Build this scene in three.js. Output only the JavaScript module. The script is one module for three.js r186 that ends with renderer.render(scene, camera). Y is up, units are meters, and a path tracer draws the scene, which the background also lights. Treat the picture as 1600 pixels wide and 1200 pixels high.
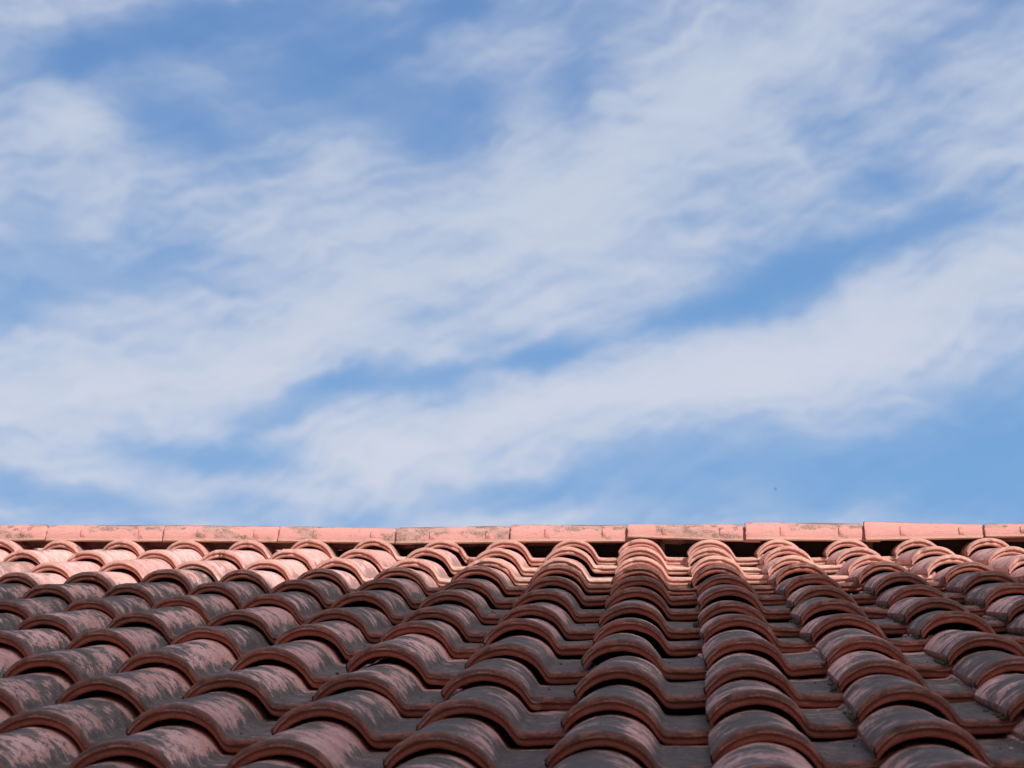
import * as THREE from 'three';
import { mergeGeometries } from 'three/addons/utils/BufferGeometryUtils.js';

// ------------------------------------------------------------------ camera, sky, sun, exposure
const P = 0.22;                                   // spacing of the tile columns, metres
const SLOPE = THREE.MathUtils.degToRad(20);       // pitch of the roof
const ROOF_Y = 4.6;                               // height of the roof plane under the camera
const EYE = 2.46163 * P;                          // eye above the plane of the tile crowns

const scene = new THREE.Scene();
const camera = new THREE.PerspectiveCamera(20.615, 4 / 3, 0.05, 9000);
const roofTurn = new THREE.Matrix4().makeRotationX(SLOPE);
{
  const m = new THREE.Matrix4().makeRotationZ(0.02989)
    .multiply(new THREE.Matrix4().makeRotationX(0.01159))
    .multiply(new THREE.Matrix4().makeRotationY(-0.10009)).invert();
  camera.quaternion.setFromRotationMatrix(roofTurn.clone().multiply(m));
  camera.position.set(0, EYE, 0).applyMatrix4(roofTurn).add(new THREE.Vector3(0, ROOF_Y, 0));
}
camera.focus = 5.3;
camera.userData.fStop = 11;

const SUN_EL = THREE.MathUtils.degToRad(34), SUN_AZ = THREE.MathUtils.degToRad(38);   // azimuth right of straight behind
const SUN = new THREE.Vector3(Math.sin(SUN_AZ) * Math.cos(SUN_EL), Math.sin(SUN_EL), Math.cos(SUN_AZ) * Math.cos(SUN_EL));
const sun = new THREE.DirectionalLight(new THREE.Color().setRGB(1, 0.95, 0.91), 4.2);
const EXPOSURE = 1.0;
const SKY_STRENGTH = 1.0;

const renderer = new THREE.WebGLRenderer({ antialias: true });
renderer.toneMapping = THREE.LinearToneMapping;
renderer.toneMappingExposure = EXPOSURE;
renderer.shadowMap.enabled = true;

// ------------------------------------------------------------------ noise
function rng(seed) { let s = seed >>> 0; return () => { s = (s + 0x6d2b79f5) >>> 0; let t = Math.imul(s ^ (s >>> 15), 1 | s); t = (t + Math.imul(t ^ (t >>> 7), 61 | t)) ^ t; return ((t ^ (t >>> 14)) >>> 0) / 4294967296; }; }
const LAT = new Float32Array(65536);
{ const r = rng(77); for (let i = 0; i < 65536; i++) LAT[i] = r() * 2 - 1; }
function vn(x, y) {                                // value noise, -1 .. 1
  const ix = Math.floor(x), iy = Math.floor(y);
  let fx = x - ix, fy = y - iy;
  fx = fx * fx * fx * (fx * (fx * 6 - 15) + 10); fy = fy * fy * fy * (fy * (fy * 6 - 15) + 10);
  const a = (iy & 255) << 8, b = ((iy + 1) & 255) << 8, c = ix & 255, d = (ix + 1) & 255;
  const p = LAT[a | c], q = LAT[a | d], r = LAT[b | c], s = LAT[b | d];
  return p + (q - p) * fx + (r - p) * fy + (p - q - r + s) * fx * fy;
}
function fbm(x, y, n, gain = 0.5) {
  let a = 1, t = 0, w = 0;
  for (let i = 0; i < n; i++) {
    t += a * vn(x, y); w += a; a *= gain;
    const u = 1.62 * x - 1.18 * y + 17.3; y = 1.18 * x + 1.62 * y + 9.1; x = u;
  }
  return t / w;
}
function fbmStraight(x, y, n, gain = 0.5) {        // without turning the octaves: keeps its grain direction
  let a = 1, t = 0, w = 0;
  for (let i = 0; i < n; i++) { t += a * vn(x, y); w += a; a *= gain; x = x * 2.03 + 31.7; y = y * 2.03 + 11.9; }
  return t / w;
}
const sstep = (a, b, x) => { const t = Math.min(1, Math.max(0, (x - a) / (b - a))); return t * t * (3 - 2 * t); };
const clamp = (x, a, b) => Math.min(b, Math.max(a, x));
const mix = (a, b, t) => a + (b - a) * t;
const mix3 = (a, b, t) => [a[0] + (b[0] - a[0]) * t, a[1] + (b[1] - a[1]) * t, a[2] + (b[2] - a[2]) * t];
const toByte = (x) => { x = clamp(x, 0, 1); return Math.round(255 * (x <= 0.0031308 ? 12.92 * x : 1.055 * Math.pow(x, 1 / 2.4) - 0.055)); };

// ------------------------------------------------------------------ sky: blue air with torn cirrus bands
function makeSky() {
  const W = 4096, H = 2048, data = new Float32Array(W * H * 4);
  const look = new THREE.Vector3(); camera.getWorldDirection(look);
  const az0 = Math.atan2(look.z, look.x), el0 = Math.asin(look.y), D = 180 / Math.PI;
  // cloud bands: middle (degrees right of and above the middle of the bank), half sizes, tilt, thickness
  const B = [];
  const band = (x, y, rx, ry, tilt, a) => {
    const k = 1 / 57.6, t = tilt / D;
    B.push({ x: (x - 800) * k, y: (600 - y) * k, rx: 1 / (rx * k), ry: 1 / (ry * k), c: Math.cos(t), s: Math.sin(t), a });
  };
  // openings
  band(400, 125, 380, 85, 8, -0.17); band(250, 205, 130, 45, -14, -0.2);
  band(330, 50, 200, 45, 16, -0.7); band(105, 140, 95, 36, 22, -0.8); band(270, 222, 95, 42, -14, -0.5); band(540, 100, 130, 50, 14, -0.46);
  band(660, 190, 95, 50, 16, -0.52); band(470, 150, 200, 60, 0, -0.28); band(745, 160, 60, 30, 0, -0.28); band(710, 18, 90, 30, 8, -0.56);
  band(890, 135, 60, 38, 0, -0.42); band(870, 185, 50, 35, 0, -0.28); band(930, 35, 160, 48, 0, -0.3);
  band(1235, 440, 115, 38, 24, -0.85); band(1400, 398, 130, 26, 17, -0.46); band(1085, 500, 120, 24, 18, -0.66); band(865, 562, 75, 22, 12, -0.7);
  band(720, 588, 110, 18, 8, -0.34); band(520, 615, 85, 26, 12, -0.52);
  band(410, 660, 62, 24, 0, -0.5); band(385, 725, 85, 24, 8, -0.42); band(240, 720, 130, 28, 0, -0.3);
  band(1420, 735, 360, 58, 7, -0.5); band(1590, 660, 140, 100, 0, -0.55); band(1560, 800, 260, 60, 0, -0.6); band(930, 765, 300, 32, 6, -0.5); band(150, 805, 330, 30, 0, -0.4); band(1100, 700, 150, 25, 9, -0.35);
  band(1400, 308, 65, 30, 0, -0.34); band(1285, 210, 55, 40, 18, -0.3); band(1480, 120, 75, 30, 28, -0.36); band(1595, 60, 60, 50, 0, -0.35);
  band(60, 505, 85, 58, 0, -0.4); band(200, 440, 130, 46, 0, -0.32); band(655, 500, 62, 20, 10, -0.28); band(45, 370, 55, 42, 0, -0.32);
  band(1070, 300, 120, 26, 14, -0.16); band(1420, 250, 190, 120, 0, -0.1);
  // veils
  band(108, 232, 70, 36, -18, 0.36); band(830, 320, 180, 70, 10, 0.34); band(1030, 210, 210, 56, 36, 0.22); band(640, 365, 210, 48, 4, 0.14);
  band(1230, 90, 210, 42, 24, 0.18); band(1150, 590, 240, 46, 9, 0.5); band(1530, 470, 110, 40, 15, 0.42); band(850, 665, 160, 40, 12, 0.42); band(560, 720, 95, 55, -15, 0.4);
  band(200, 615, 240, 55, 7, 0.42); band(480, 525, 140, 42, 24, 0.36); band(1320, 545, 120, 46, 12, 0.3); band(1490, 565, 130, 45, 8, 0.3); band(100, 60, 80, 45, 0, 0.05); band(290, 5, 90, 18, 8, 0.25);
  band(1260, 265, 34, 9, -52, 0.22); band(1530, 285, 45, 26, 10, 0.3); band(1400, 350, 90, 9, 22, 0.22); band(890, 490, 40, 60, 80, 0.2); band(1060, 60, 120, 40, 20, 0.12);
  const glowTint = [1, 0.96, 0.9], ca = Math.cos(22 / D), sa = Math.sin(22 / D);
  const deep = [0.118, 0.245, 0.535], low = [0.18, 0.383, 0.7], white = [0.555, 0.62, 0.75], pearl = [0.66, 0.69, 0.795];
  for (let row = 0; row < H; row++) {
    const el = ((row + 0.5) / H - 0.5) * 180, o0 = row * W * 4;
    if (el < 0) { for (let c = 0; c < W; c++) { const o = o0 + c * 4; data[o] = 0.16; data[o + 1] = 0.145; data[o + 2] = 0.125; data[o + 3] = 1; } continue; }
    const h = sstep(14, 34, el), air = mix3(low, deep, h), zen = mix3(air, [0.1, 0.23, 0.52], sstep(35, 90, el) * 0.8);
    for (let col = 0; col < W; col++) {
      const azR = ((col + 0.5) / W - 0.5) * 2 * Math.PI, az = (((col + 0.5) / W - 0.5) * 360) - az0 * D;
      const wrapped = ((az + 540) % 360) - 180, squeeze = Math.cos(Math.min(el, 80) / D);
      // sideways distance measured so that the pattern keeps its scale up to the zenith
      const x = wrapped * Math.max(0.35, el < 45 ? Math.cos(el0) : squeeze), y = el - el0 * D;
      const w1 = fbm(x * 0.16 + 3.1, y * 0.24 + 8.7, 4), w2 = fbm(x * 0.16 + 51.3, y * 0.24 + 29.1, 4);
      const w3 = fbm(x * 0.7 + 13.1, y * 0.9 + 1.7, 3), w4 = fbm(x * 0.7 + 91.3, y * 0.9 + 77.1, 3);
      const w5 = fbm(x * 2.6 + 3, y * 2.9 + 41, 2), w6 = fbm(x * 2.6 + 71, y * 2.9 + 5, 2);
      const X = x + 0.55 * w1 + 0.34 * w3 + 0.12 * w5, Y = y + 0.34 * w2 + 0.24 * w4 + 0.08 * w6;
      let d = 0.615 + 0.3 * fbm(x * 0.045 + 5, y * 0.09 + 2, 3) * sstep(10, 22, Math.hypot(x, y * 1.3));
      if (Math.abs(x) < 26 && Math.abs(y) < 22) for (const b of B) {
        const dx = X - b.x, dy = Y - b.y, u = (dx * b.c + dy * b.s) * b.rx, v = (dy * b.c - dx * b.s) * b.ry, q = u * u + v * v;
        if (q < 6) d += b.a * Math.exp(-q * 0.9);
      }
      // combed filaments that climb to the right, and soft tufts
      const s = (X * ca + Y * sa), t = (Y * ca - X * sa);
      const comb = fbmStraight(s * 0.2 + 40, t * 1.3 + 7, 5, 0.56), tuft = fbm(X * 0.42 + 60, Y * 0.66 + 20, 4, 0.5);
      const fibre = fbmStraight(s * 0.42 + 12 + 0.7 * w1, t * 3.6 + 70 + 2.2 * w2, 4, 0.6), cross = fbmStraight((s * 0.8 - t * 0.55) * 0.5 + 90, (t * 0.85 + s * 0.5) * 2.6 + 15, 3, 0.55);
      const veil = sstep(0.15, 0.6, d);
      d += 0.2 * comb + 0.25 * tuft + (0.27 * fibre + 0.2 * cross) * (0.5 + 0.5 * veil);
      d = 1 / (1 + Math.exp(-(d - 0.5) * 4.4));                        // never quite clear, never quite closed
      const cl = mix3(white, pearl, sstep(8, -6, y)), o = o0 + col * 4;
      // glow round the sun, added out of view to lift the fill in shade
      const ang = Math.acos(clamp(Math.cos(el / D) * (Math.cos(azR) * SUN.x + Math.sin(azR) * SUN.z) + Math.sin(el / D) * SUN.y, -1, 1)) * D;
      const glow = 1.45 * (2.6 * Math.exp(-((ang / 11) ** 1.3)) + 1.25 * Math.exp(-((ang / 34) ** 2))) * mix(0.55, 1, d);
      for (let c = 0; c < 3; c++) data[o + c] = mix(zen[c], cl[c], d) + glow * glowTint[c];
      data[o + 3] = 1;
    }
  }
  const t = new THREE.DataTexture(data, W, H, THREE.RGBAFormat, THREE.FloatType);
  t.mapping = THREE.EquirectangularReflectionMapping; t.magFilter = THREE.LinearFilter; t.minFilter = THREE.LinearFilter; t.needsUpdate = true;
  return t;
}
const skyMap = makeSky();
scene.background = skyMap; scene.environment = skyMap;
scene.backgroundIntensity = SKY_STRENGTH; scene.environmentIntensity = SKY_STRENGTH;

sun.name = 'sun';
sun.position.copy(SUN).multiplyScalar(40).add(new THREE.Vector3(0, ROOF_Y + 2, -5)); sun.target.position.set(0, ROOF_Y + 2, -5);
sun.castShadow = true; sun.shadow.radius = 1; sun.shadow.mapSize.set(4096, 4096);
Object.assign(sun.shadow.camera, { left: -16, right: 16, top: 16, bottom: -16, near: 1, far: 90 });
scene.add(sun, sun.target);

// ------------------------------------------------------------------ materials
function tex(w, h, fn, srgb = true) {
  const d = new Uint8Array(w * h * 4);
  for (let j = 0, o = 0; j < h; j++) for (let i = 0; i < w; i++, o += 4) {
    const c = fn((i + 0.5) / w, (j + 0.5) / h);
    if (srgb) { d[o] = toByte(c[0]); d[o + 1] = toByte(c[1]); d[o + 2] = toByte(c[2]); } else d[o] = d[o + 1] = d[o + 2] = clamp(Math.round(c * 255), 0, 255);
    d[o + 3] = 255;
  }
  const t = new THREE.DataTexture(d, w, h, THREE.RGBAFormat);
  t.colorSpace = srgb ? THREE.SRGBColorSpace : THREE.NoColorSpace;
  t.wrapS = t.wrapT = THREE.RepeatWrapping; t.magFilter = THREE.LinearFilter; t.minFilter = THREE.LinearMipmapLinearFilter; t.generateMipmaps = true; t.needsUpdate = true;
  return t;
}
const ARC = 272, LEN = 400;                         // millimetres of profile and of length that a tile's map covers
// Top of one tile: pink clay under dark lichen that clings to the crown and the pan and is washed into strokes down the flanks.
function topMap(seed, bias, old) {  // smaller old: the copy for sunlit courses, its lichen coloured paler
  const r = rng(seed), ox = r() * 200, oy = r() * 200, tone = 0.86 + 0.28 * r(), warm = r();
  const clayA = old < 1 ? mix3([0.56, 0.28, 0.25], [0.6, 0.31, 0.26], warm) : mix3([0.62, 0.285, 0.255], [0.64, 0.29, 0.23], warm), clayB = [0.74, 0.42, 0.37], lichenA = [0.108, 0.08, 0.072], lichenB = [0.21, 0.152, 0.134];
  const crown = 0.15 + 0.35 * r(), pan = 0.4 + 0.3 * r(), washed = 0.15 + 0.4 * r();
  return tex(288, 400, (u, v) => {
    const a = u * ARC, l = v * LEN;
    const large = fbm(a * 0.012 + ox, l * 0.015 + oy, 3);
    const wa = a + 9 * fbm(a * 0.03 + oy, l * 0.03 + ox, 2), sl = l + 0.42 * wa;
    const wash = fbmStraight(wa * 0.026 + ox * 1.7, sl * 0.06 + oy, 4, 0.66);
    const blot = fbm(wa * 0.042 + oy, sl * 0.05 + ox, 5, 0.66);
    const grain = vn(a * 0.35 + ox, l * 0.5) * 0.6 + vn(a * 0.8, l * 1.0 + oy) * 0.4;
    const spot = vn(a * 0.19 + oy * 2, l * 0.21 + ox * 2);
    let q = bias + 0.7 * large + 0.42 * wash + 0.85 * blot + 0.4 * grain + 0.22 * spot;
    q += crown * Math.exp(-(((a - 82) / 34) ** 2)) - washed * Math.exp(-(((a - 138) / 30) ** 2)) + pan * sstep(165, 190, a) - 0.12 * sstep(60, 20, a);
    q -= 0.75 * sstep(292, 312, l + 8 * vn(a * 0.06 + ox, 3.3));    // the head, long sheltered under the tile above
    q += 0.3 * sstep(22, 6, l + 5 * vn(a * 0.09, oy));              // the dirty edge above the nose
    const m = sstep(-0.05, 0.09, q), thick = sstep(0.05, 0.75, q);
    let clay = mix3(clayA, clayB, sstep(0.15, 0.85, 0.5 + 0.6 * fbm(a * 0.04 + 90 + ox, l * 0.05 + oy, 3) + 0.15 * grain));
    const k = tone * (1 + 0.16 * grain + 0.1 * large + 0.16 * blot + 0.08 * spot);
    clay = [clay[0] * k, clay[1] * k, clay[2] * k];
    let li = mix3(lichenB, lichenA, clamp(thick + 0.3 * grain, 0, 1));
    const speck = sstep(0.35, 0.7, vn(a * 0.1 + oy * 3, l * 0.13 + ox) * 0.6 + 0.55 * grain); li = mix3(li, [0.32, 0.25, 0.23], speck * 0.4);
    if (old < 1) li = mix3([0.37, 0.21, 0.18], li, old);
    const inPan = sstep(172, 190, a);                               // silt and scuffs in the pan, its front edge worn pale
    li = mix3(li, [0.2, 0.14, 0.115], inPan * 0.55 * sstep(-0.2, 0.7, fbm(a * 0.05 + 40 + ox, l * 0.03 + oy, 4, 0.6) + 0.3 * grain));
    li = mix3(li, [0.42, 0.3, 0.265], inPan * 0.7 * sstep(0.42, 0.75, fbmStraight(a * 0.03 + oy, l * 0.16 + ox * 2, 3, 0.6) + 0.35 * grain));
    li = mix3(li, [0.5, 0.33, 0.28], inPan * 0.8 * sstep(17, 8, l + 5 * blot) * sstep(-0.35, 0.25, vn(a * 0.07 + oy, seed) + 0.4 * grain));
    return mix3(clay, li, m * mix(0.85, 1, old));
  });
}
// Nose of a tile: v runs over the rounded arris, the edge, the upper fillet, the groove and the lower fillet.
function noseMap(seed, dark) {  // dark: copy for shaded courses, shade put into a redder, dirtier face
  const r = rng(seed), ox = r() * 200, oy = r() * 200;
  return tex(256, 96, (u, v) => {
    const a = u * ARC, y = v * 40, n = fbm(a * 0.03 + ox, y * 0.12 + oy, 4), g = vn(a * 0.45 + oy, y * 0.9 + ox);
    let c = mix3([0.56, 0.255, 0.2], [0.65, 0.35, 0.275], 0.5 + 0.6 * n);
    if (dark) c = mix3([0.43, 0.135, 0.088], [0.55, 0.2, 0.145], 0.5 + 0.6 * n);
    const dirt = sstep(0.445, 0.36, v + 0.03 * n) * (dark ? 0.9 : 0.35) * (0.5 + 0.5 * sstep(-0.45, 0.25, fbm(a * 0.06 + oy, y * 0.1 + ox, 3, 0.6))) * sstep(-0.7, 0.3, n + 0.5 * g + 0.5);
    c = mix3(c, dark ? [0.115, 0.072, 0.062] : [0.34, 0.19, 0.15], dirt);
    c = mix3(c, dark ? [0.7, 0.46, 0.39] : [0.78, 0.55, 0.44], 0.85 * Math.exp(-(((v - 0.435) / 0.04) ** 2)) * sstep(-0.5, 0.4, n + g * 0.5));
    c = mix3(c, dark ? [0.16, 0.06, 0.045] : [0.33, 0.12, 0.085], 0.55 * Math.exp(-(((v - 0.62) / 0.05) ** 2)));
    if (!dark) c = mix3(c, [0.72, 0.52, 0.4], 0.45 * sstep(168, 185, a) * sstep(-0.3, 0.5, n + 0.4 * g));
    const pits = sstep(0.62, 0.8, vn(a * 0.22 + ox, y * 0.35) * 0.75 + 0.25 * g) * (v < 0.45 ? 1 : 0.5);
    c = mix3(c, [0.09, 0.05, 0.04], pits * 0.7);
    const k = 1 + 0.14 * g + 0.12 * n; return [c[0] * k, c[1] * k, c[2] * k];
  });
}
const grainBump = tex(512, 512, (u, v) => 0.5 + 0.32 * fbm(u * 40, v * 40, 4, 0.6) + 0.12 * vn(u * 230, v * 230), false);
grainBump.repeat.set(1.2, 1.8);
const topMats = { sunny: [], agedShade: [] };  // sunlit and shaded copies of one tile: light worked into lichen and clay
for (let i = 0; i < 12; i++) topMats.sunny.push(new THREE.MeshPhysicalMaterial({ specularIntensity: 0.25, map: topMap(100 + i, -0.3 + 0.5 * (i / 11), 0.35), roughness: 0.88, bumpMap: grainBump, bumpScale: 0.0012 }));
for (let i = 0; i < 26; i++) topMats.agedShade.push(new THREE.MeshPhysicalMaterial({ specularIntensity: 0.25, map: topMap(300 + i, -0.02 + 0.66 * (i / 25), 1), roughness: 0.8, bumpMap: grainBump, bumpScale: 0.0012 }));
const noseBump = grainBump.clone(); noseBump.repeat.set(1.2, 0.2); noseBump.needsUpdate = true;
const noseMats = { sunny: [], agedShade: [] };  // noses likewise: sun and shade of the courses put into the colour
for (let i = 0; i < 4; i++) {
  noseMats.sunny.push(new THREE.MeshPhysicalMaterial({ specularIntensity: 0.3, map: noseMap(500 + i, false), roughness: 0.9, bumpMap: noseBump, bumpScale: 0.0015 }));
  noseMats.agedShade.push(new THREE.MeshPhysicalMaterial({ specularIntensity: 0.3, map: noseMap(600 + i, true), roughness: 0.85, bumpMap: noseBump, bumpScale: 0.0015 }));
}
const plain = (r, g, b, rough = 0.9) => new THREE.MeshStandardMaterial({ color: new THREE.Color().setRGB(r, g, b), roughness: rough });
const MAT = { deck: plain(0.03, 0.022, 0.018), wood: plain(0.03, 0.021, 0.016), batten: plain(0.2, 0.14, 0.09), plaster: plain(0.72, 0.64, 0.54), earth: plain(0.16, 0.14, 0.1), slab: plain(0.4, 0.36, 0.32), glass: plain(0.04, 0.05, 0.06, 0.1), moss: plain(0.07, 0.075, 0.03) };

// ------------------------------------------------------------------ shapes
function sheet(rows, uvs) {                         // rows of points into a smooth indexed geometry
  const n = rows[0].length, pos = [], uv = [], idx = [];
  rows.forEach((row, j) => row.forEach((p, i) => { pos.push(p[0], p[1], p[2]); uv.push(uvs[j][i][0], uvs[j][i][1]); }));
  for (let j = 0; j + 1 < rows.length; j++) for (let i = 0; i + 1 < n; i++) { const a = j * n + i, b = a + 1, c = a + n, d = c + 1; idx.push(a, c, b, b, c, d); }
  const g = new THREE.BufferGeometry();
  g.setAttribute('position', new THREE.Float32BufferAttribute(pos, 3)); g.setAttribute('uv', new THREE.Float32BufferAttribute(uv, 2)); g.setIndex(idx); g.computeVertexNormals();
  return g;
}
// Cross-section of a tile in millimetres, crown at the origin: lip, barrel, flank, pan, upstand under the neighbour.
const PROFILE = (() => {
  const pts = [], f = (x) => -66 * (1 - Math.sqrt(Math.max(0, 1 - (x / 80) ** 2)));
  for (let i = 0; i <= 24; i++) { const x = -72 + i * (142 / 24); pts.push([x, f(x)]); }
  pts.push([73.5, -39.4], [77, -44.8], [80, -49.3], [82, -51.8], [84.5, -53.6], [88, -54.7], [93, -55], [112, -55.4], [130, -55.2], [146, -54.6], [158, -54], [164, -50], [167, -46], [172, -46]);
  let s = 0; const out = [];
  pts.forEach((p, i) => { if (i) s += Math.hypot(p[0] - pts[i - 1][0], p[1] - pts[i - 1][1]); out.push({ x: p[0], y: p[1], s }); });
  out.forEach((p, i) => { const a = out[Math.max(0, i - 1)], b = out[Math.min(out.length - 1, i + 1)], l = Math.hypot(b.x - a.x, b.y - a.y); p.nx = -(b.y - a.y) / l; p.ny = (b.x - a.x) / l; });
  return out;
})();
function tileShape(seed, chip = () => 0) {
  const r = rng(seed), o = r() * 100, wob = 0.8 + 1.2 * r(), nicks = [];
  for (let i = Math.floor(r() * 5.5); i > 0; i--) nicks.push([-70 + 210 * r(), 2.5 + 6 * r(), 2 + 7 * r() * r()]);
  const point = (p, z, drop) => {                   // z: millimetres back from the nose (negative), drop: into the clay
    const t = -z / LEN, k = 1 - 0.1 * t, c = chip(p.x, p.y) * sstep(-70, 0, z);
    const dx = -p.nx * 0.27, dy = -0.73 - p.ny * 0.27;
    const nick = nicks.reduce((q, [x, w, d]) => q + d * Math.exp(-(((p.x - x) / w) ** 2)), 0) * sstep(-16, -1, z) * (drop < 13 ? 1 : 0.3);
    const zz = z - c - nick + 2.2 * vn(p.s * 0.03 + o, 4.4) * sstep(-60, 0, z) + 0.5 * vn(p.s * 0.25 + o, drop * 0.2) * sstep(-20, 0, z);
    const y = (p.y + 55) * (1 - 0.075 * t) - 55 + wob * vn(p.s * 0.018 + o, z * 0.012) + 0.35 * vn(p.s * 0.12 + o, z * 0.09 + 9);
    return [(p.x * k - 3.5 * t + wob * vn(z * 0.012 + o, 7.7) + dx * drop) / 1000, (y + dy * drop) / 1000, zz / 1000];
  };
  const sheets = [[], []];
  const skin = (list, group, vOf) => {
    const rows = [], uvs = [];
    for (const [z, d] of list) { rows.push(PROFILE.map((p) => point(p, z, d))); uvs.push(PROFILE.map((p) => [p.s / ARC, vOf(z, d)])); }
    sheets[group].push(sheet(rows, uvs));
  };
  skin([[-400, 0], [-330, 0], [-260, 0], [-190, 0], [-130, 0], [-80, 0], [-45, 0], [-24, 0], [-13, 0]], 0, (z) => -z / LEN);
  const nose = [[-13, 0], [-8, 0.5], [-3.6, 2.4], [-1, 5.4], [-0.1, 7.8], [0, 9], [-0.8, 10.4], [-3.6, 11.2], [-6, 11.8], [-6.4, 13.2], [-5.2, 16], [-4.8, 19], [-5.6, 21.6], [-8.5, 23.4], [-14, 24]];
  const total = 42; let run = 0; const vs = new Map(); nose.forEach((q, i) => { if (i) run += Math.hypot(q[0] - nose[i - 1][0], q[1] - nose[i - 1][1]); vs.set(q, run / total); });
  { const rows = [], uvs = []; for (const q of nose) { rows.push(PROFILE.map((p) => point(p, q[0], q[1]))); uvs.push(PROFILE.map((p) => [p.s / ARC, vs.get(q)])); } sheets[1].push(sheet(rows, uvs)); }
  skin([[-14, 24], [-60, 21.5], [-200, 16], [-400, 12]], 1, () => 0.95);
  { // the free edge of the lip, rounded
    const zs = [-400, -300, -200, -120, -60, -25, -10, -3, -0.3], rows = [], uvs = [], p = PROFILE[0];
    for (let j = 0; j <= 4; j++) {
      rows.push(zs.map((z) => { const q = j / 4, d = q * mix(12, 21, 1 + z / LEN) * sstep(0, 1, 1), b = Math.sin(Math.PI * q) * 3 / 1000, e = point(p, Math.min(z, -0.3 - (q > 0.5 ? 3 * (q - 0.5) * 2 : 0)), d); return [e[0] + (-0.9) * b, e[1] - 0.2 * b, e[2]]; }));
      uvs.push(zs.map((z) => [-z / LEN * 1.4, 0.12 + 0.2 * j / 4]));
    }
    sheets[1].push(sheet(rows.reverse(), uvs.reverse()));
  }
  const a = mergeGeometries(sheets[0]), b = mergeGeometries(sheets[1]);
  return mergeGeometries([a, b], true);
}

// ------------------------------------------------------------------ helpers for the tree of objects
const names = new Map();
function named(base) { const n = names.get(base) ?? 0; names.set(base, n + 1); return n ? base + '_' + String(n).padStart(3, '0') : base; }
function part(base, geometry, material, parent) { const m = new THREE.Mesh(geometry, material); m.name = named(base); m.castShadow = m.receiveShadow = true; parent.add(m); return m; }
function box(x0, x1, y0, y1, z0, z1) { const g = new THREE.BoxGeometry(x1 - x0, y1 - y0, z1 - z0); g.translate((x0 + x1) / 2, (y0 + y1) / 2, (z0 + z1) / 2); return g; }

// ------------------------------------------------------------------ ground
{
  const g = new THREE.PlaneGeometry(6000, 6000, 1, 1); g.rotateX(-Math.PI / 2);
  const m = part('ground', g, MAT.earth, scene); m.userData = { kind: 'structure', label: 'dry bare ground round the house' };
}

// ------------------------------------------------------------------ the house with its tiled roof
const house = new THREE.Group(); house.name = 'house'; scene.add(house);
house.position.set(0, 0, 0);
house.userData = { label: 'house with a weathered terracotta tiled roof rising to a low ridge', category: 'house' };

// the lie of the courses: an old roof, slightly twisted, its courses not quite even
const COURSE = [30.2, 28.85131, 27.51603, 26.18337, 25.12025, 23.80285, 22.47217, 21.03625, 19.81017, 18.18722, 16.66628, 15.18618, 13.73228, 12.28, 10.83, 9.38, 7.95];
function lie(k, r) {                                // crown of the nose of the tile in column k, course r, in the roof's own frame
  const kk = (k - 7) / 7, rr = (r - 6.5) / 5.5;
  return new THREE.Vector3((k - 9 - 1.00112 + 0.00528 * kk * kk - 0.11933 * kk * kk * rr - 0.04382 * rr * rr + 0.56591 * rr * kk) * P, (0.12767 * kk * rr - 0.02083 * kk * kk - 0.02082 * kk * kk * rr) * P, -COURSE[r] * P);
}
const V_RIDGE = 28.97 * P;
const slopeLen = V_RIDGE + 0.12;
const roof = part('roof', box(-3.6, 3.6, -0.17, -0.145, -slopeLen, -1.4), MAT.deck, house);
roof.position.set(0, ROOF_Y, 0); roof.rotation.x = SLOPE; roof.updateMatrix();
{ // far slope and the walls below
  const ridge = new THREE.Vector3(0, -0.145, -slopeLen).applyMatrix4(roof.matrix);
  const back = part('rear_slope', box(-3.6, 3.6, -0.025, 0, -5, 0), MAT.deck, house); back.position.copy(ridge); back.rotation.x = -SLOPE;
  const zf = -1.7, yf = ROOF_Y + Math.tan(SLOPE) * (-zf) - 0.25, zb = ridge.z - 4.6, yb = ridge.y - 4.6 * Math.tan(SLOPE) - 0.1;
  const s = new THREE.Shape([new THREE.Vector2(-zf, 0), new THREE.Vector2(-zb, 0), new THREE.Vector2(-zb, yb), new THREE.Vector2(-ridge.z, ridge.y - 0.1), new THREE.Vector2(-zf, yf)]);
  for (const x of [-3.5, 3.3]) { const g = new THREE.ExtrudeGeometry(s, { depth: 0.2, bevelEnabled: false }); g.rotateY(Math.PI / 2); g.translate(x, 0, 0); part('gable_wall', g, MAT.plaster, house); }
  part('front_wall', box(-3.3, 3.3, 0, yf, zf - 0.2, zf), MAT.plaster, house); part('back_wall', box(-3.3, 3.3, 0, yb, zb, zb + 0.2), MAT.plaster, house);
}

// tiles
const shapes = []; for (let i = 0; i < 16; i++) shapes.push(tileShape(900 + i));
const jag = (x, f) => vn(x * f + 3.7, 1.9) + 0.5 * vn(x * f * 2.7, 8.3);
const broken = {
  '6,1': tileShape(950, (x) => sstep(40, 58, x) * sstep(100, 84, x) * (34 + 16 * jag(x, 0.12))),
  '8,10': tileShape(951, (x) => sstep(78, 92, x) * (52 + 10 * jag(x, 0.06))),
  '9,8': tileShape(952, (x) => sstep(100, 150, x) * (26 + 8 * jag(x, 0.08))),
  '3,2': tileShape(953, (x) => sstep(-20, -10, x) * sstep(16, 6, x) * (7 + 4 * jag(x, 0.2))),
  '7,3': tileShape(954, (x) => sstep(-66, -50, x) * sstep(-12, -30, x) * (9 + 5 * jag(x, 0.2))),
  '2,4': tileShape(955, (x) => sstep(18, 24, x) * sstep(34, 28, x) * 6),
};
const rand = rng(4242);
const tileAt = new Map();
const projector = new THREE.Vector3();
camera.updateMatrixWorld(); camera.updateProjectionMatrix();
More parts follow.
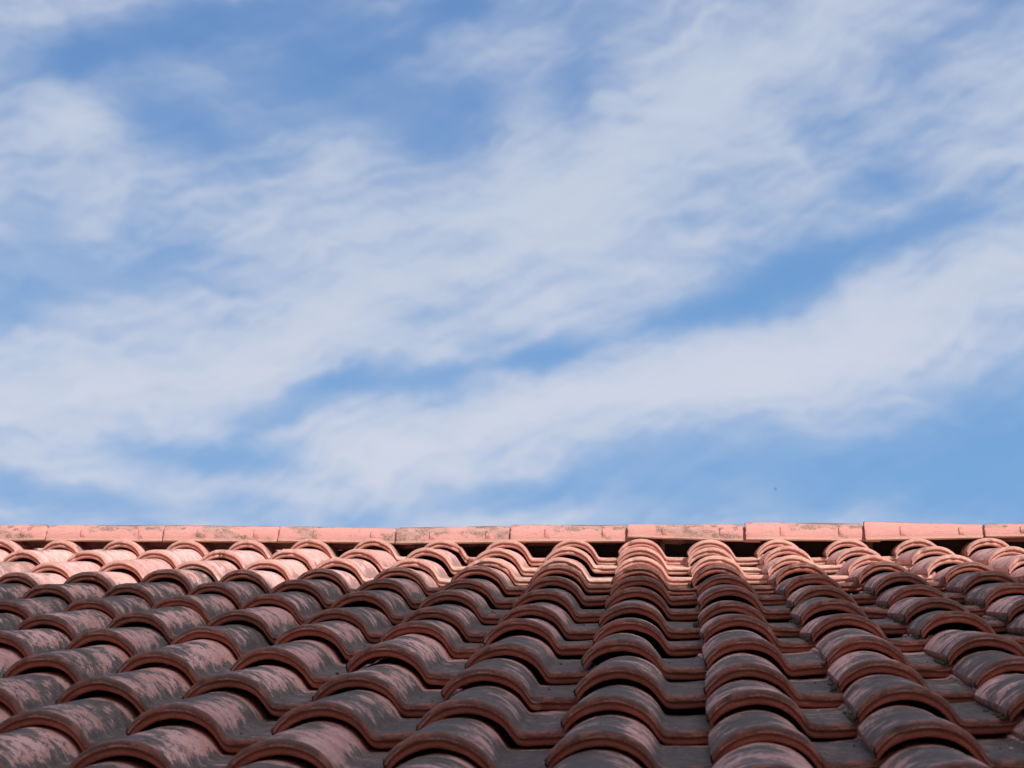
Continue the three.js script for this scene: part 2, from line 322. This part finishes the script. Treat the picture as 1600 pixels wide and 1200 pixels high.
for (let r = 15; r >= 1; r--) for (let k = -4; k <= 19; k++) {
  const nose = lie(k, r), head = lie(k, r - 1), j = [rand(), rand(), rand(), rand(), rand(), rand(), rand(), rand()];
  projector.copy(nose).applyMatrix4(roof.matrix).project(camera);
  if (Math.abs(projector.x) > 1.32 || projector.y < -1.3 || projector.z > 1) continue;
  const expose = nose.distanceTo(head);
  const across = lie(k + 1, r).sub(nose);
  const back = head.clone().sub(nose); back.y -= 0.0285;
  const Z = back.clone().negate().normalize(), Xa = across.clone().addScaledVector(Z, -across.dot(Z)).normalize(), Y = new THREE.Vector3().crossVectors(Z, Xa);
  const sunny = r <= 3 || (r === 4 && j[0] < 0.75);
  const set = sunny ? 'sunny' : 'agedShade';
  // the left side keeps more clay bare, the middle is blackest
  const n = topMats[set].length;
  let pick = j[1];
  if (!sunny) { const mid = Math.exp(-(((projector.x + 0.05) / 0.45) ** 2)) * sstep(-0.55, -0.8, projector.y); pick = clamp(pick * 0.8 + 0.35 * mid + (projector.x < -0.4 && r > 6 ? -0.12 : 0) + (r >= 5 && r <= 7 && projector.x < -0.3 ? 0.25 : 0), 0, 0.999); }
  const m = part('roof_tile', broken[k + ',' + r] ?? shapes[Math.floor(j[2] * shapes.length)], [topMats[set][Math.floor(pick * n)], noseMats[r <= 3 ? 'sunny' : 'agedShade'][Math.floor(j[3] * 4)]], roof);
  const basis = new THREE.Matrix4().makeBasis(Xa, Y, Z);
  const twist = new THREE.Matrix4().makeRotationFromEuler(new THREE.Euler((j[4] - 0.5) * 0.022, (j[5] - 0.5) * 0.045, (j[6] - 0.5) * 0.05));
  m.quaternion.setFromRotationMatrix(basis.multiply(twist));
  m.scale.set(across.length() / P, 1, 1);
  m.position.copy(nose).addScaledVector(Z, (j[7] - 0.5) * 0.02).addScaledVector(Y, (j[0] - 0.5) * 0.006).addScaledVector(Xa, (j[2] - 0.5) * 0.008);
  if (k + ',' + r in broken) m.userData.label = 'roof tile with a chipped or broken front edge';
  tileAt.set(k + ',' + r, m);
}

// ridge tiles: half-round caps, each lapping over its left neighbour's right end
function ridgeMap(seed, sandy) {
  const r = rng(seed), ox = r() * 200, oy = r() * 200, cut = 0.35 + 0.4 * r();
  return tex(512, 192, (u, v) => {
    const x = u * 400, y = v * 150, n = fbm(x * 0.012 + ox, y * 0.02 + oy, 4), g = vn(x * 0.55 + oy, y * 0.55 + ox) * 0.6 + 0.4 * vn(x * 1.3, y * 1.3), p = fbm(x * 0.05 + ox, y * 0.07 + oy, 4);
    let c = mix3([0.6, 0.27, 0.225], [0.66, 0.325, 0.275], 0.5 + 0.6 * p);
    const crust = sstep(-0.04, 0.1, sandy + 1.1 * n + 0.25 * p + 0.9 * (v - 0.42) + 0.2 * g);
    const sand = mix3([0.46, 0.25, 0.205], [0.56, 0.36, 0.295], clamp(0.5 + 0.9 * g, 0, 1));
    c = mix3(c, sand, crust * 0.8);
    const dark = sstep(0.3, 0.55, g * 0.7 + 0.45 * p + 0.25 * crust); c = mix3(c, [0.17, 0.1, 0.08], dark * (0.25 + 0.65 * crust));
    c = mix3(c, [0.14, 0.09, 0.08], sstep(0.44, 0.56, v + 0.14 * n + 0.07 * g) * 0.8);     // black crust along the top
    c = mix3(c, [0.66, 0.46, 0.34], sstep(0.055, 0.03, v + 0.01 * n) * 0.6);
    const k = 1 + 0.08 * g; return [c[0] * k, c[1] * k, c[2] * k];
  });
}
const ridgeMats = []; for (let i = 0; i < 6; i++) ridgeMats.push(new THREE.MeshPhysicalMaterial({ specularIntensity: 0.3, map: ridgeMap(700 + i * 3, [-0.02, 0.2, 0.06, 0.36, 0.28, -0.3][i]), roughness: 0.92, bumpMap: grainBump, bumpScale: 0.002 }));
function ridgeShape(seed, L, hb0, hb1, ht0, ht1, ragged, proud) {
  const D = Math.PI / 180, pieces = [], over = 0.045, T = 0.013, end = L - 0.006, xs = [0, 0.004, 0.02];
  for (let i = 1; i <= 12; i++) xs.push(mix(0.02, end - 0.003, i / 12));
  xs.push(end, end + 0.0006, end + 0.02, L + over);
  const r = rng(seed), o = r() * 90;
  const sunkAt = (x) => (x > end + 0.0003 ? 0.009 : x > end - 0.001 ? 0.0015 : 0);
  const at = (x, deg, lift) => {
    const t = x / L, R = mix(ht0 - hb0, ht1 - hb1, t) / 0.79, yc = mix(hb0, hb1, t) - R * Math.cos(78 * D);
    const rr = R + lift - sunkAt(x) + 0.0012 * vn(x * 14 + o, deg * 0.04) + 0.0006 * vn(x * 60 + o, deg * 0.2);
    const e = x < 0.01 ? 0.0022 * vn(deg * 0.11 + o, 2.2) : x > end - 0.06 && x < end + 0.0003 ? -ragged * sstep(end - 0.06, end, x) * (0.5 + 0.7 * vn(deg * 0.13, o)) : 0;
    return [x + e, yc + rr * Math.cos(deg * D), rr * Math.sin(deg * D) - R * Math.sin(78 * D) + proud * (1 - t)];
  };
  const arc = []; for (let a = 78; a >= -118; a -= 7) arc.push(a);
  const skinOf = (lift, flip) => { const rows = arc.map((a) => xs.map((x) => at(x, a, lift + (x === 0 ? (lift < 0 ? 0.002 : -0.0025) : 0)))), uvs = arc.map((a) => xs.map((x) => [x / 0.42, (78 - a) / 150])); if (flip) { rows.reverse(); uvs.reverse(); } return sheet(rows, uvs); };
  pieces.push(skinOf(0, true), skinOf(-T, false));
  const strip = (f) => pieces.push(f);
  // bottom arris, rounded, and the two ends
  { const rows = [], uvs = []; for (let j = 0; j <= 3; j++) { const q = j / 3; rows.push(xs.map((x) => { const e = at(x, 78, -T * q); return [e[0], e[1] - 0.0035 * Math.sin(Math.PI * q), e[2]]; })); uvs.push(xs.map((x) => [x / 0.42, 0.02])); } strip(sheet(rows, uvs)); }
  for (const x of [0, L + over]) { const rows = [], uvs = []; for (const lift of [-0.0025, -T + 0.002]) { rows.push(arc.map((a) => at(x, a, lift))); uvs.push(arc.map((a) => [0.01 - lift, (78 - a) / 150])); } if (x > 0) { rows.reverse(); uvs.reverse(); } strip(sheet(rows, uvs)); }
  // two raised lugs on the near side
  for (const f of [0.315, 0.805]) {
    const c = f * L, w = 0.0075, rows = [], uvs = [];
    for (const [da, lift] of [[-w - 0.001, -0.001], [-w, 0.0038], [-w + 0.0015, 0.0046], [w - 0.0015, 0.0046], [w, 0.0038], [w + 0.001, -0.001]]) {
      const list = [69, 67, 64, 60, 55, 50, 44, 38, 36.5, 36];
      rows.push(list.map((a, i) => at(c + da, a, i === 0 || i === list.length - 1 ? -0.001 : lift > 0 ? lift * 0.8 * sstep(70, 57, a) : lift))); uvs.push(list.map((a) => [(c + da) / 0.42, (78 - a) / 150]));
    }
    strip(sheet(rows, uvs));
  }
  return mergeGeometries(pieces);
}
// left end, right end, lip height left/right, top height left/right (roof frame, metres)
const RIDGE = [
  [-2.95, -2.545, 0.018, 0.017, 0.066, 0.064], [-2.545, -2.154, 0.018, 0.016, 0.063, 0.058], [-2.154, -1.774, 0.013, 0.004, 0.0565, 0.0485], [-1.774, -1.405, 0.004, -0.006, 0.0495, 0.0365], [-1.405, -1.032, -0.005, -0.018, 0.0375, 0.0225],
  [-1.032, -0.673, -0.019, -0.023, 0.023, 0.0225], [-0.673, -0.309, -0.021, -0.028, 0.0245, 0.0175], [-0.309, 0.052, -0.014, -0.034, 0.02, 0.0105], [0.052, 0.415, -0.03, -0.041, 0.0175, 0.005], [0.415, 0.776, -0.039, -0.04, 0.0115, -0.0035],
  [0.776, 1.135, -0.037, -0.042, -0.002, -0.009], [1.135, 1.5, -0.042, -0.046, -0.004, -0.012],
];
RIDGE.forEach((q0, i) => {
  const f = 28.97 / 29.6, q = q0.map((x, j) => (j < 2 ? x * f : EYE - (EYE - x) * f));
  const m = part('ridge_tile', ridgeShape(60 + i, q[1] - q[0], q[2], q[3] - 0.001, q[4], q[5] - 0.001, i === 1 ? 0.012 : 0.003, [3, 3, 3, 5, 4, 5, 6, 9, 12, 15, 6, 6][i] / 1000), ridgeMats[[3, 4, 1, 0, 2, 3, 1, 4, 1, 5, 0, 2][i]], roof);
  m.position.set(q[0], 0, -V_RIDGE);
});
// what shows in the dark gap under the ridge
part('ridge_board', box(-3.4, 3.4, -0.145, -0.075, -V_RIDGE - 0.1, -V_RIDGE - 0.075), MAT.wood, roof);
{ const g = box(-3.4, 3.4, -0.02, 0.02, -0.012, 0.012); g.translate(0, -0.055, -V_RIDGE - 0.085); part('ridge_batten', g, MAT.wood, roof).rotation.z = 0; }
for (const [x, w] of [[-0.2, 0.012], [0.42, 0.02], [-0.62, 0.014]]) part('batten', box(x - w / 2, x + w / 2, -0.145, -0.03, -V_RIDGE - 0.06, -V_RIDGE - 0.04), MAT.batten, roof);

// moss in the damp corners beside the lips
{
  const r = rng(99), bits = [], base = new THREE.IcosahedronGeometry(1, 0);
  for (const key of ['10,4', '10,7', '11,6', '11,7', '11,8', '12,6', '12,7', '12,8', '12,9', '11,10', '12,5', '13,6', '13,7', '11,11', '12,11', '11,9']) {
    const t = tileAt.get(key); if (!t) continue; t.updateMatrix();
    const c = 26 + Math.floor(r() * 26);
    for (let i = 0; i < c; i++) {
      const s = 0.0016 + 0.0035 * r() * r(), g = base.clone(); g.scale(s, s * 0.8, s); g.rotateY(r() * 6);
      g.translate(-0.074 - 0.01 * r() * r(), -0.0555 + 0.006 * r(), -0.004 - 0.2 * r() * r()); g.applyMatrix4(t.matrix); bits.push(g);
    }
  }
  if (bits.length) { const m = part('moss', mergeGeometries(bits), MAT.moss, roof); m.userData.kind = 'stuff'; }
}

// grit, crumbs of mortar and dry leaf bits caught in the pans
{
  const r = rng(1234), dark = [], pale = [], base = new THREE.IcosahedronGeometry(1, 0), keys = [...tileAt.keys()];
  for (let i = 0; i < 520; i++) {
    const t = tileAt.get(keys[Math.floor(r() * keys.length)]), s = 0.0009 + 0.0028 * r() ** 3, g = base.clone(); t.updateMatrix();
    const leaf = r() < 0.3; g.scale(leaf ? s * 2.6 : s, leaf ? 0.0006 : s * 0.8, leaf ? s * 1.2 : s); g.rotateY(r() * 6);
    g.translate(0.086 + 0.062 * r(), -0.0548 + s * 0.4, -0.012 - 0.26 * r()); g.applyMatrix4(t.matrix); (r() < 0.86 ? dark : pale).push(g);
  }
  part('grit', mergeGeometries(dark), plain(0.1, 0.075, 0.05), roof).userData.kind = 'stuff';
  part('grit', mergeGeometries(pale), plain(0.6, 0.54, 0.47), roof).userData.kind = 'stuff';
}

// ------------------------------------------------------------------ the taller house behind the viewpoint, whose eave shades the lower courses
{
  const T = new THREE.Vector3(0, -0.02, -(COURSE[4] + 0.6) * P).applyMatrix4(roof.matrix), ze = 1.6;
  const top = T.y + (SUN.y / SUN.z) * (ze - T.z);
  const n = new THREE.Group(); n.name = 'neighbouring_house'; scene.add(n);
  n.position.set(0, 0, ze); n.rotation.y = -0.035;
  n.userData = { label: 'taller plastered house with a flat eave standing behind the viewpoint', category: 'house' };
  part('roof_slab', box(-14, 16, top - 0.22, top, 0, 7), MAT.slab, n);
  const wall = part('wall', mergeGeometries([box(-13.5, -1, 0, top - 0.22, 0.45, 0.7), box(1, 15.5, 0, top - 0.22, 0.45, 0.7), box(-1, 1, 0, ROOF_Y - 0.3, 0.45, 0.7), box(-1, 1, ROOF_Y + 1.5, top - 0.22, 0.45, 0.7), box(-13.5, -13.3, 0, top - 0.22, 0.7, 6.6), box(15.3, 15.5, 0, top - 0.22, 0.7, 6.6), box(-13.3, 15.3, 0, top - 0.22, 6.4, 6.6)]), MAT.plaster, n);
  wall.name = 'wall';
  part('window', box(-1, 1, ROOF_Y - 0.3, ROOF_Y + 1.5, 0.6, 0.62), MAT.glass, n);
}

// ------------------------------------------------------------------ a far bird low over the right of the ridge
{
  const dir = new THREE.Vector3((1212 - 800) / 3300, (600 - 765) / 3300, -1).applyQuaternion(camera.quaternion).normalize();
  const b = new THREE.Group(); b.name = 'bird'; b.position.copy(camera.position).addScaledVector(dir, 140); scene.add(b);
  b.userData = { label: 'tiny dark bird far off in the clear sky above the right of the ridge', category: 'bird' };
  const feather = plain(0.06, 0.07, 0.09);
  const body = new THREE.LatheGeometry([[0, -0.08], [0.012, -0.07], [0.02, -0.03], [0.024, 0.01], [0.018, 0.05], [0.014, 0.065], [0.012, 0.075], [0, 0.09]].map(([x, y]) => new THREE.Vector2(x, y)), 10); body.rotateX(-Math.PI / 2);
  part('body', body, feather, b).rotation.x = 0.5;
  for (const s of [-1, 1]) {
    const sh = new THREE.Shape([[0, -0.02], [0.05, -0.035], [0.13, 0.01], [0.15, 0.04], [0.09, 0.02], [0, 0.03]].map(([x, y]) => new THREE.Vector2(x * s, y)));
    const w = part('wing', new THREE.ExtrudeGeometry(sh, { depth: 0.004, bevelEnabled: false }).rotateX(Math.PI / 2), feather, b); w.rotation.z = s * 1.0; w.rotation.y = 0.3; w.position.x = s * 0.012;
  }
  b.rotation.y = 0.7;
}

renderer.render(scene, camera);
